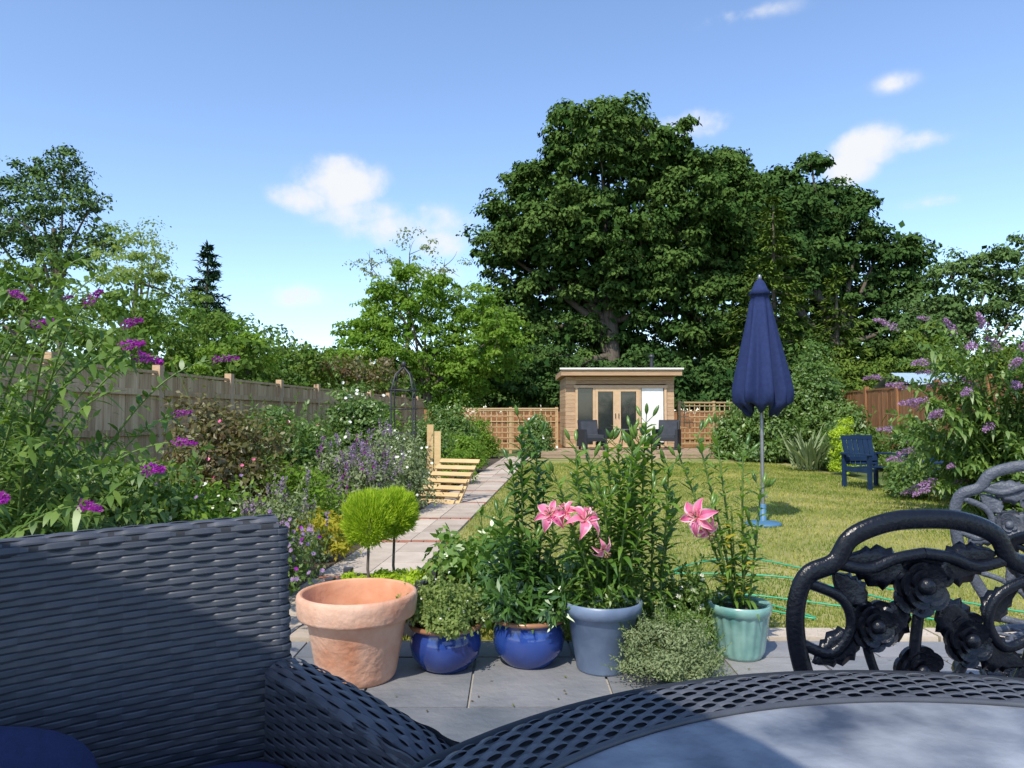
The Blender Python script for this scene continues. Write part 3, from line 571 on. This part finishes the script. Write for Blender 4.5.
def topiary():
    mb=MB(); cx,cy,a=-.72,4.05,-.15
    T=lambda c,s,**k: box(mb,tuple(rotz(np.array(c),a)+np.array([cx,cy,0.025])),s,a,**k)
    T((0,-.13,.13),(.50,.02,.26),val=.2); T((0,.13,.13),(.50,.02,.26),val=.2); T((-.25,0,.13),(.02,.24,.26),val=.2); T((.25,0,.13),(.02,.24,.26),val=.2); T((0,0,.12),(.48,.24,.2),mat=1)
    for s in (-.252,.252):
        T((s,-.132,.14),(.045,.045,.30)); T((s,.132,.14),(.045,.045,.30))
    mb.build('planter_trough',[m_metal,m_soil])
    for (x,y,z,r) in ((-.79,4.02,.625,.142),(-.665,4.12,.645,.122)):
        mb=MB(); tube(mb,[[x+.01,y,.2],[x-.008,y,.35],[x,y,z]],[.009,.008,.007],7,1)
        n=8000; d=urand(n); rr=r*(.45+.52*rng.random(n)**.5)*(1+.12*np.sin(d[:,0]*9+1)*np.cos(d[:,2]*8)); P=np.array([x,y,z])+d*rr[:,None]*np.array([1,1,1.05])
        leaves(mb,P,d*.8+urand(n)*.4+np.array([0,0,.7]),urand(n),R(.02,.05,n),.006,0,rng.random(n)*.8); mb.build('topiary_ball_tree',[m_lime,m_bark])
    mb=MB(); clumps(mb,np.stack([R(-.93,-.52,26),R(3.97,4.13,26),R(.24,.31,26)],1),.05,120,.03,0,aspect=.4); mb.build('lime_groundcover_plant',[m_lime])
topiary()
def potbush(name,x,y,z,w,h,L,mat,n=110,K=60,aspect=.5,fl=None):
    mb=MB(); u=urand(K); u[:,2]=np.abs(u[:,2]); C=np.array([x,y,z])+u*np.array([w*.42,w*.42,h*.82])*(R(.2,1,K)**.4)[:,None]
    clumps(mb,C,(.045+.05*w)*R(.6,1.4,K),n,L,0,aspect=aspect); mats=[mat]
    for i in range(30):
        c=C[rng.integers(K)]; tube(mb,[[x,y,z-.03],c],[.004,.002],4,1)
    for i in range(60):
        c=C[rng.integers(K)]; o=nrm(c-np.array([x,y,z-.1])+urand(1)[0]*.05); e=c+o*(.05+.05*w+R(.02,.09)); tube(mb,[c,e],[.002,.001],4,1); m=12; s=R(.3,1,m)[:,None]; leaves(mb,c+(e-c)*s,urand(m)+o*.6,urand(m)+[0,0,1],L*R(.8,1.3,m),L*aspect,0,R(.3,1,m))
    mats.append(m_stem)
    if fl:
        mats.append(fl[0]); m=fl[1]; P=C[rng.integers(0,K,m)]+nrm(urand(m)*[1,1,1]+[0,-.3,.6])*(.055+.05*w)
        for p in P: leaves(mb,np.repeat(p[None],6,0),urand(6)+[0,-.2,.2],np.tile([0,-.7,.6],(6,1)),fl[2],fl[2]*.8,2,rng.random(6))
    mb.build(name,mats)
potbush('potted_sedum_plant',-.30,3.42,.22,.40,.22,.020,m_birch,120,70,.7,fl=(m_white,30,.008))
potbush('thyme_mound_plant',.68,3.22,.06,.48,.28,.016,m_grey,130,90,.4)
potbush('thyme_mound_plant',.78,3.34,.06,.34,.28,.016,m_mid,110,60,.4)
potbush('white_alyssum_plant',.95,3.75,.10,.35,.32,.03,m_mid,60,40,.5,fl=(m_white,50,.018))
potbush('potted_foliage_plant',.06,3.5,.24,.48,.28,.06,m_lilyd,46,48,.3)
potbush('white_alyssum_plant',.45,3.42,.30,.30,.08,.03,m_mid,40,26,.4,fl=(m_white,26,.02))

# lilies
def petal_flower(mb,c,ax,s,mi,me,ms):
    ax=nrm(np.array(ax,float)); U=nrm(np.cross(ax,[.1,.2,1.])); Wv=np.cross(ax,U)
    for k in range(6):
        a=k*math.pi/3+.3+R(-.12,.12); d=np.cos(a)*U+np.sin(a)*Wv; wd=s*(.36 if k%2 else .27); S=nrm(np.cross(d,ax)+ax*R(-.25,.25)); K=8
        t=np.linspace(0,1,K); cc=np.array(c)+np.outer(t*s*.60,d)+np.outer(s*(.46*t-.72*t**3)*R(.8,1.1),ax); w_=wd*.5*np.sin(np.pi*np.clip(t*.93+.05,0,1)**.85)
        ruff=.03*s*np.sin(t*14+k)
        cols=[cc-S*w_[:,None]+np.outer(ruff+.06*s,ax),cc-S*w_[:,None]*.7+np.outer(ruff*.5+.02*s,ax),cc-ax*.015*s,cc+S*w_[:,None]*.7+np.outer(ruff*.5+.02*s,ax),cc+S*w_[:,None]+np.outer(ruff+.06*s,ax)]
        v=np.stack(cols,1).reshape(-1,3)
        for j,m_ in ((0,me),(1,mi),(2,mi),(3,me)):
            f=np.array([[i*5+j,i*5+j+1,(i+1)*5+j+1,(i+1)*5+j] for i in range(K-1)]); mb.add(v,f,m_,R(.2,.9),True)
    for k in range(6):
        a=k*1.05; e=np.array(c)+ax*s*.5+(np.cos(a)*U+np.sin(a)*Wv)*s*.14; tube(mb,bez([c,np.array(c)+ax*s*.3,e],5),.0015,4,ms); sphere(mb,e,(.006,.004,.004),ms+1,seg=6,ring=4)
def lily(name,stems,mat,flowers=(),L=.11,buds=True,W=.017,dens=85):
    mb=MB()
    for (b,t) in stems:
        b=np.array(b,float);t=np.array(t,float); P=bez([b,(b+t)/2+np.array([R(-.03,.03),R(-.02,.02),.03]),t],16); tube(mb,P,np.linspace(.0065,.004,16),6,1,.5)
        ln=np.linalg.norm(t-b); n=int(dens*ln); s=np.linspace(.03,.99,n); i=s*15; i0=np.minimum(i.astype(int),14); Q=P[i0]+(P[i0+1]-P[i0])*(i-i0)[:,None]
        a=np.arange(n)*2.4+R(-.3,.3,n); D=np.stack([np.cos(a),np.sin(a),R(.25,.8,n)+s*.4],1)
        ribbons(mb,Q,D,L*R(.7,1.2,n)*(1.1-.35*s),W*R(.8,1.2,n),R(.15,.8,n),0,np.clip(R(0,1,n)*.7+.3*s,0,1),5,.75)
        if buds:
            for k in range(rng.integers(2,5)):
                a=R(0,6.28); q=t+np.array([math.cos(a)*.035,math.sin(a)*.035,R(.0,.05)]); tube(mb,[t,q],.002,4,1)
                e=q+nrm(q-t+np.array([0,0,.03]))*.06; tube(mb,np.linspace(q,e,6),[.003,.008,.010,.009,.007,.001],7,2,R(0,1))
    for (c,ax,s,sb) in flowers:
        tube(mb,bez([sb,(np.array(sb)+np.array(c))/2+np.array([0,0,.03]),c],6),.003,5,1); petal_flower(mb,c,ax,s,3,4,5)
    return mb.build(name,[mat,m_stem,m_lily,m_pink,m_pinkw,m_stem,m_bluer])
lily('lily_plant',[((.05,3.5,.2),(.045,3.5,1.15)),((.10,3.52,.2),(.12,3.5,1.08)),((.03,3.45,.2),(-.06,3.4,.72)),((.12,3.45,.2),(.20,3.42,.66)),((.08,3.5,.2),(.0,3.55,.95)),((.06,3.48,.2),(-.14,3.45,.55)),((.09,3.46,.2),(.09,3.35,.62)),((.1,3.5,.2),(.16,3.6,.88))],m_lilyd,[((.17,3.22,.755),(-.1,-.8,.35),.13,(.2,3.42,.60))],L=.15,W=.028,dens=105)
lily('lily_plant',[((.38,3.4,.28),(.30,3.38,1.04)),((.42,3.42,.28),(.37,3.42,.97)),((.46,3.42,.28),(.46,3.5,1.06)),((.40,3.36,.28),(.27,3.3,.70)),((.48,3.36,.28),(.56,3.36,1.02)),((.44,3.44,.28),(.62,3.5,1.06)),((.5,3.44,.28),(.52,3.5,.86)),((.37,3.44,.28),(.22,3.5,.88)),((.44,3.38,.28),(.42,3.30,.82)),((.48,3.4,.28),(.66,3.38,.84))],m_lily,[((.32,3.2,.735),(.3,-.65,.6),.15,(.27,3.3,.68)),((.245,3.24,.765),(-.5,-.6,.5),.11,(.27,3.3,.68)),((.40,3.22,.61),(.4,-.6,-.5),.09,(.40,3.35,.72))],L=.145,W=.025,dens=100)
lily('lily_plant',[((.62,3.6,.05),(.60,3.62,1.10)),((.68,3.62,.05),(.70,3.62,1.05)),((.58,3.6,.05),(.53,3.62,1.04)),((.65,3.58,.05),(.66,3.55,1.16)),((.7,3.6,.05),(.78,3.6,.94)),((.6,3.66,.05),(.62,3.72,.88)),((.56,3.68,.05),(.44,3.75,.94)),((.72,3.65,.05),(.84,3.75,.76)),((.6,3.6,.05),(.36,3.7,.84))],m_lily,L=.15,W=.027,dens=95)
lily('lily_plant',[((1.10,3.56,.25),(.90,3.5,1.10)),((1.14,3.58,.25),(1.12,3.5,1.02)),((1.12,3.6,.25),(1.02,3.62,1.13)),((1.1,3.55,.25),(.93,3.42,.76)),((1.15,3.56,.25),(1.22,3.55,.84)),((1.1,3.6,.25),(.84,3.6,.98)),((1.12,3.57,.25),(1.16,3.5,.66))],m_lily,[((.83,3.24,.745),(-.45,-.75,.15),.15,(.93,3.42,.76)),((.87,3.26,.69),(.2,-.7,-.5),.11,(.93,3.42,.72))],L=.13,W=.021,dens=80)
mb=MB(); n=30; a=R(0,6.28,n); B=np.stack([1.06+R(-.06,.06,n),3.5+R(-.06,.06,n),R(.35,.75,n)],1); ribbons(mb,B,np.stack([np.cos(a),np.sin(a),R(.2,.8,n)],1),.09,.022,.5,0,R(0,1,n),4)
tube(mb,[[1.1,3.56,.25],[1.06,3.5,.75]],.004,5,1); mb.build('yellowing_lily_plant',[m_yel,m_stem])
bush('leafy_shrub',-.15,4.3,.75,.48,.06,m_lily,60)
bush('leafy_shrub',.42,4.1,.6,.35,.05,m_lily,50)
mb=MB(); n=260; B=np.stack([R(-.5,.95,n),R(3.9,4.5,n),np.full(n,.01)],1); ribbons(mb,B,urand(n)*[.5,.5,.1]+[0,0,1],R(.2,.42,n),.012,R(.1,.5,n),0,R(0,1,n),4,.6); mb.build('tall_grass',[m_mid])
mb=MB(); tube(mb,smoothc([[.9,4.3,.03],[1.3,4.55,.03],[1.75,4.2,.03],[1.5,4.75,.03],[2.2,4.35,.03],[2.6,4.1,.03],[2.0,5.2,.035],[1.2,5.4,.035],[1.9,5.9,.04],[2.5,4.9,.04],[3.1,4.2,.04]],n=10),.006,6,0); mb.build('garden_hose',[m_hose])

# ---------------------------------------------------------------- wicker
def weave(mb,surf,nr,waves,amp,mat,seg=8,gap=.96):
    """surf(u,v)->(P,N); horizontal strips in v undulating over upright canes in u"""
    nu=int(waves*seg)+1; u=np.linspace(0,1,nu)
    for r in range(nr):
        v0=(r+.5)/nr; h=.5/nr*gap; ph=(0 if r%2 else np.pi)+R(-.12,.12)
        sn=np.sin(np.pi*waves*u+ph); off=amp*R(.85,1.15)*np.sign(sn)*np.abs(sn)**.6
        rows=[]
        for dv,dz in ((-h,-.0012),(-h*.6,.0003),(h*.6,.0003),(h,-.0012)):
            P,Nn=surf(u,np.full(nu,v0+dv)); rows.append(P+Nn*(off+dz)[:,None])
        v=np.stack(rows,1).reshape(-1,3); i=np.arange(nu-1)
        val=np.repeat(rng.random(int(nu/seg)+2),seg)[:nu-1]*.6+.2
        for j in range(3): mb.add(v,np.stack([i*4+j,(i+1)*4+j,(i+1)*4+j+1,i*4+j+1],-1),mat,val,True)
def wicker_chair():
    E=empty('wicker_armchair'); 
    Rt=np.array([-.505,1.63]); Lf=np.array([-1.06,1.245]); W=np.linalg.norm(Rt-Lf); d=(Rt-Lf)/W; nf=np.array([d[1],-d[0]])
    def back(u,v,front=True,zt=.925):
        z=.22+v*(zt-.22)+.012*u*v; c=.035*(1-(2*u-1)**2); lean=(z-.42)*-.12
        xy=Lf+np.outer(u,d*W)+np.outer(lean-c,nf)+ (0 if front else -1)*np.outer(np.full(len(u),.055),nf)
        return np.concatenate([xy,z[:,None]],1),np.tile(np.array([*(nf if front else -nf),.1]),(len(u),1))
    mb=MB(); weave(mb,lambda u,v:back(u,v),50,15,.0028,0); weave(mb,lambda u,v:back(u,v,False),50,15,.0028,0)
    u=np.linspace(0,1,12)
    for fr in (True,False):
        a_,_=back(u,np.zeros(12),fr); b_,_=back(u,np.ones(12),fr); s=np.array([*nf,0])*(-.004 if fr else .004)
        v=np.concatenate([a_+s,b_+s]); mb.add(v,[[i,i+1,13+i,12+i] for i in range(11)],1,.5)
    def roll(u,v):
        a0,_=back(u,np.ones(len(u))); b0,_=back(u,np.ones(len(u)),False); c=(a0+b0)/2; ang=(v)*2*np.pi; n3=np.stack([nf[0]*np.cos(ang),nf[1]*np.cos(ang),np.sin(ang)],1); return c+n3*.0285,n3
    a_,_=back(u,np.ones(12)); b_,_=back(u,np.ones(12),False); tube(mb,(a_+b_)/2,.027,12,1,.4)
    weave(mb,roll,12,15,.0022,0)
    for uu in (np.array([0.]),np.array([1.])):
        pa=[]
        for v_ in np.linspace(0,1,12):
            a0,_=back(uu,np.array([v_]));b0,_=back(uu,np.array([v_]),False); pa.append((a0[0]+b0[0])/2)
        pa=np.array(pa); d3=np.array([*d,0]); n3=np.array([*nf,0])
        tube(mb,pa,.026,12,1,.4)
        def sroll(u,v,pa=pa):
            c=np.stack([np.interp(u,np.linspace(0,1,12),pa[:,k]) for k in range(3)],1); ang=v*2*np.pi; nn=np.cos(ang)[:,None]*d3+np.sin(ang)[:,None]*n3; return c+nn*.028,nn
        weave(mb,lambda u,v:sroll(v,u),50,4,.0022,0,10)
    mb.build('backrest',[m_wick,m_core],E)
    for nm,S0,S1 in (('arm_right',Rt,np.array([-.085,1.185])),('arm_left',Lf,Lf+nf*.60)):
        mb=MB(); ln=np.linalg.norm(S1-S0); ad=(S1-S0)/ln; an=np.array([ad[1],-ad[0]])
        ctl=smoothc([[0,.655],[ln*.35,.658],[ln*.7,.65],[ln*.9,.635],[ln*.99,.60],[ln*1.02,.5],[ln*1.0,.3],[ln*.98,.02]],n=6)
        sk=np.linspace(0,1,len(ctl)); hw=.05
        def at(u):
            s=np.interp(u,sk,ctl[:,0]); z=np.interp(u,sk,ctl[:,1]); s2=np.interp(u+.01,sk,ctl[:,0]); z2=np.interp(u+.01,sk,ctl[:,1]); s1=np.interp(u-.01,sk,ctl[:,0]); z1=np.interp(u-.01,sk,ctl[:,1])
            tx,tz=s2-s1,z2-z1; q=np.sqrt(tx*tx+tz*tz)+1e-9; return s,z,-tz/q,tx/q
        def arm(u,v):
            s,z,ns_,nz_=at(u); w_=(v-.5)*2; off=w_*hw; cur=-.022*np.abs(w_)**3
            P=np.concatenate([S0+np.outer(s+cur*ns_,ad)+np.outer(off,an),(z+cur*nz_)[:,None]],1)
            Nn=nrm(np.concatenate([np.outer(ns_,ad)+np.outer(w_**3*.8,an),nz_[:,None]],1)); return P,Nn
        weave(mb,arm,8,30,.0026,0)
        uu=np.linspace(0,1,30)
        a1,n1=arm(uu,np.full(30,.04)); a2,_=arm(uu,np.full(30,.96)); a1=a1-n1*.005; a2=a2-n1*.005; mb.add(np.concatenate([a1,a2]),[[i,i+1,31+i,30+i] for i in range(29)],1,.5)
        for sg in (-1,1):
            def side(u,v,sg=sg):
                P=np.concatenate([S0+np.outer(u*ln*.97,ad)+np.outer(np.full(len(u),sg*hw*.93),an),(.10+v*.54)[:,None]],1); return P,np.tile(np.array([*(an*sg),0]),(len(u),1))
            weave(mb,side,38,13,.0026,0)
            c0,_=side(np.array([0,1.,1,0]),np.array([0,0,1.,1])); mb.add(c0-np.array([*(an*sg),0])*.005,[0,1,2,3],1,.5)
        mb.build(nm,[m_wick,m_core],E)
    mb=MB(); c=(Lf+Rt)/2+nf*.30; a=math.atan2(d[1],d[0])
    box(mb,(c[0],c[1],.34),(W-.02,.58,.12),a,0,.3)
    for i in(-1,1):
        q=Lf+d*(W/2+i*(W/2-.03)); box(mb,(q[0],q[1],.16),(.05,.05,.32),a,0,.3)
    mb.build('seat',[m_wick],E)
    bpy.ops.mesh.primitive_cube_add(size=1,location=(c[0]+.02,c[1],.455),rotation=(0,0,a)); o=bpy.context.object; o.name='seat_cushion'; o.scale=(W-.1,.52,.11)
    bv=o.modifiers.new('b','BEVEL'); bv.width=.25; bv.segments=5
    o.data.materials.append(m_cush); o.parent=E
    q=Lf+d*.12+nf*.20
    bpy.ops.mesh.primitive_uv_sphere_add(location=(q[0],q[1],.575),rotation=(math.radians(60),.25,a)); o=bpy.context.object; o.name='scatter_cushion'
    for v_ in o.data.vertices:
        x_,y_,z_=v_.co; f=lambda t: math.copysign(abs(t)**.7,t); v_.co=(f(x_)*.18,f(y_)*.13,z_*.06)
    for p in o.data.polygons: p.use_smooth=True
    o.data.materials.append(m_cush); o.parent=E
wicker_chair()
def table():
    E=empty('wicker_patio_table'); cx,cy,Rr,ri,z=.62,.357,.968,.825,.74
    mb=MB()
    def ring(u,v):
        t=u*2*np.pi; r=ri+v*(Rr-ri); zz=z-np.where(v>.8,(v-.8)**2*.35,0)-0*r
        return np.stack([cx+r*np.cos(t),cy+r*np.sin(t),zz],1),np.tile([0,0,1.],(len(u),1))
    weave(mb,ring,11,190,.0032,0,8,.92)
    t=np.linspace(0,2*np.pi,97)[:-1]
    tube(mb,np.stack([cx+Rr*np.cos(t),cy+Rr*np.sin(t),0*t+z-.016],1),.014,10,1,.3,closed=True)
    tube(mb,np.stack([cx+ri*np.cos(t),cy+ri*np.sin(t),0*t+z+.001],1),.006,8,0,.1,closed=True)
    def skirt(u,v):
        t=u*2*np.pi; r=Rr-.006+0*v; return np.stack([cx+r*np.cos(t),cy+r*np.sin(t),z-.012-v*.11],1),np.stack([np.cos(t),np.sin(t),0*t],1)
    weave(mb,skirt,8,190,.0032,0,6)
    lathe(mb,[(ri,z-.006),(Rr-.012,z-.008),(Rr-.02,z-.12),(ri-.1,z-.125)],(cx,cy,0),96,1)
    mb.build('woven_rim',[m_wtab,m_core],E)
    mb=MB(); lathe(mb,[(0.001,z-.012),(ri-.004,z-.012),(ri-.004,z-.002),(ri-.008,z),(0.001,z)],(cx,cy,0),128,0,.5,smooth=False); mb.build('glass_top',[m_ttop],E)
    mb=MB()
    for i in range(4):
        a=math.pi/4+i*math.pi/2; box(mb,(cx+.6*math.cos(a),cy+.6*math.sin(a),.32),(.07,.07,.62),a,0,.3)
    mb.build('legs',[m_wick],E)
table()

# ---------------------------------------------------------------- cast iron chairs
def iron_chair(name,X,Y,rot,mat,top=1.0,sc=1.0):
    mb=MB()
    def tr(p):
        p=np.asarray(p,float); return rotz(p*np.array([sc,1,1]),rot)+np.array([X,Y,0])
    nY=rotz(np.array([0,1.,0]),rot)
    def bar(pts,r=.012,closed=False,n=6,k=.75,seg=10):
        P=smoothc([(x,y,z) for x,y,z in pts],closed,n); tube(mb,tr(P),r,seg,0,.5,flat=(nY,k),closed=closed)
    pt=lambda x,z:(x,-.10*(z-.45),z)
    bar([pt(-.13,.46),pt(-.185,.56),pt(-.245,.68),pt(-.268,top-.20),pt(-.25,top-.115),pt(-.19,top-.085),pt(-.155,top-.035),pt(-.08,top-.006),pt(0,top),pt(.08,top-.006),pt(.155,top-.035),pt(.19,top-.085),pt(.25,top-.115),pt(.268,top-.20),pt(.245,.68),pt(.185,.56),pt(.13,.46)],.020,k=.6)
    bar([pt(-.13,.46),pt(0,.44),pt(.13,.46)],.014)
    for s in (-1,1):
        bar([pt(s*.245,top-.125),pt(s*.17,top-.16),pt(s*.15,top-.22),pt(s*.19,top-.27),pt(s*.25,top-.25)],.011)
        bar([pt(s*.19,top-.085),pt(s*.12,top-.10),pt(s*.06,top-.08),pt(0,top-.07)],.012)
        bar([pt(0,.45),pt(s*.05,.55),pt(s*.12,.60),pt(s*.20,.63),pt(s*.245,.68)],.010)
        bar([pt(0,.50),pt(s*.03,.6),pt(s*.09,top-.32),pt(s*.12,top-.24)],.010)
    bar([pt(0,.44),pt(0.012,.58),pt(-.01,.7),pt(0,top-.14)],.012)
    def rose(x,z,r):
        y=-.10*(z-.45)
        sphere(mb,tr([x,y-.016,z]),(r*.30,r*.22,r*.28),0,seg=12,ring=8)
        for ri_,(rr,k,pr,dy) in enumerate(((.26,3,.34,-.012),(.50,5,.40,-.006),(.74,7,.42,.002))):
            for i in range(k):
                a=i*2*math.pi/k+ri_*.6+R(-.1,.1); q=R(.9,1.1); th=np.linspace(0,2*np.pi,15)[:-1]
                px=rr*r*q*np.cos(a)+pr*r*(np.cos(th)*np.cos(a)*.75-np.sin(th)*np.sin(a)); pz=rr*r*q*np.sin(a)+pr*r*(np.cos(th)*np.sin(a)*.75+np.sin(th)*np.cos(a))
                out=np.cos(th)*.006
                ring1=np.stack([x+px/sc,np.full(14,y+dy)-out-.003,z+pz],1); ring2=ring1+[0,.010,0]
                cen=np.array([[x+rr*r*q*np.cos(a)/sc,y+dy+.002,z+rr*r*q*np.sin(a)]])
                v=np.concatenate([ring1,ring2,cen]); fs3=[[28,j,(j+1)%14] for j in range(14)]; fs4=[[j,14+j,14+(j+1)%14,(j+1)%14] for j in range(14)]
                tv=tr(v); mb.add(tv,fs3,0,.5,True); mb.add(tv,fs4,0,.5,True); mb.add(tr(ring2),np.arange(14)[::-1],0,.5)
    def lf(x,z,a,l,wd):
        n=13; t=np.linspace(0,1,n); ww=wd*.5*np.sin(np.pi*t**.7)**.8*(1+.14*np.sin(t*30)); ca,sa=math.cos(a),math.sin(a)
        y=-.10*(z-.45); rows=[]
        for f,dy in ((-1,.003),(-.5,-.006),(0,-.001),(.5,-.006),(1,.003),(0.5,.008),(-.5,.008)):
            rows.append(np.stack([x+(t*l*ca-f*ww*sa),np.full(n,y+dy)+.006*np.sin(t*3),z+(t*l*sa+f*ww*ca)],1))
        v=np.stack(rows,1).reshape(-1,3); fs=[[i*7+j,i*7+(j+1)%7,(i+1)*7+(j+1)%7,(i+1)*7+j] for i in range(n-1) for j in range(7)]
        mb.add(tr(v),fs,0,.5,True)
    rose(0.0,top-.135,.062); rose(-.10,top-.215,.050); rose(.105,top-.25,.052); rose(.0,top-.31,.048)
    for (x,z,a,l,wd) in [(-.03,top-.18,3.9,.12,.085),(.04,top-.18,-.7,.12,.085),(-.04,top-.11,2.9,.13,.085),(.04,top-.11,.3,.13,.085),(-.13,top-.24,3.6,.11,.075),(.13,top-.27,-.35,.11,.075),(-.03,top-.33,4.0,.12,.08),(.03,top-.33,-.8,.12,.08),(-.12,top-.17,2.4,.09,.065),(.14,top-.21,.7,.10,.065),(0,.52,2.3,.10,.05),(0,.52,.84,.10,.05)]: lf(x,z,a,l,wd)
    sy=-.24; th=np.linspace(0,2*np.pi,33)[:-1]
    for r_,t_ in ((.215,.014),(.15,.008),(.08,.008)): tube(mb,tr(np.stack([r_*np.cos(th),sy+r_*np.sin(th),0*th+.44],1)),t_,8,0,closed=True)
    for i in range(12):
        a=i*math.pi/6; tube(mb,tr([[.02*math.cos(a),sy+.02*math.sin(a),.44],[.21*math.cos(a),sy+.21*math.sin(a),.44]]),.006,6,0); sphere(mb,tr([.115*math.cos(a+.26),sy+.115*math.sin(a+.26),.44]),(.028,.028,.006),0,seg=8,ring=5)
    for i in range(4):
        a=math.pi/4+i*math.pi/2; c_,s_=math.cos(a),math.sin(a)
        bar([(.17*c_,sy+.17*s_,.43),(.22*c_,sy+.22*s_,.33),(.17*c_,sy+.17*s_,.15),(.24*c_,sy+.24*s_,.015)],.013,k=1)
    tube(mb,tr(np.stack([.16*np.cos(th),sy+.16*np.sin(th),0*th+.2],1)),.007,6,0,closed=True)
    return mb.build(name,[mat])
iron_chair('cast_iron_chair',.83,1.52,.10,m_iron,.99,1.0)
iron_chair('cast_iron_chair',1.90,2.62,-.35,m_iron2,1.02)
iron_chair('cast_iron_chair',1.75,2.15,-1.3,m_iron,.90)
print('faces',sum(len(o.data.polygons) for o in bpy.data.objects if o.type=='MESH'))
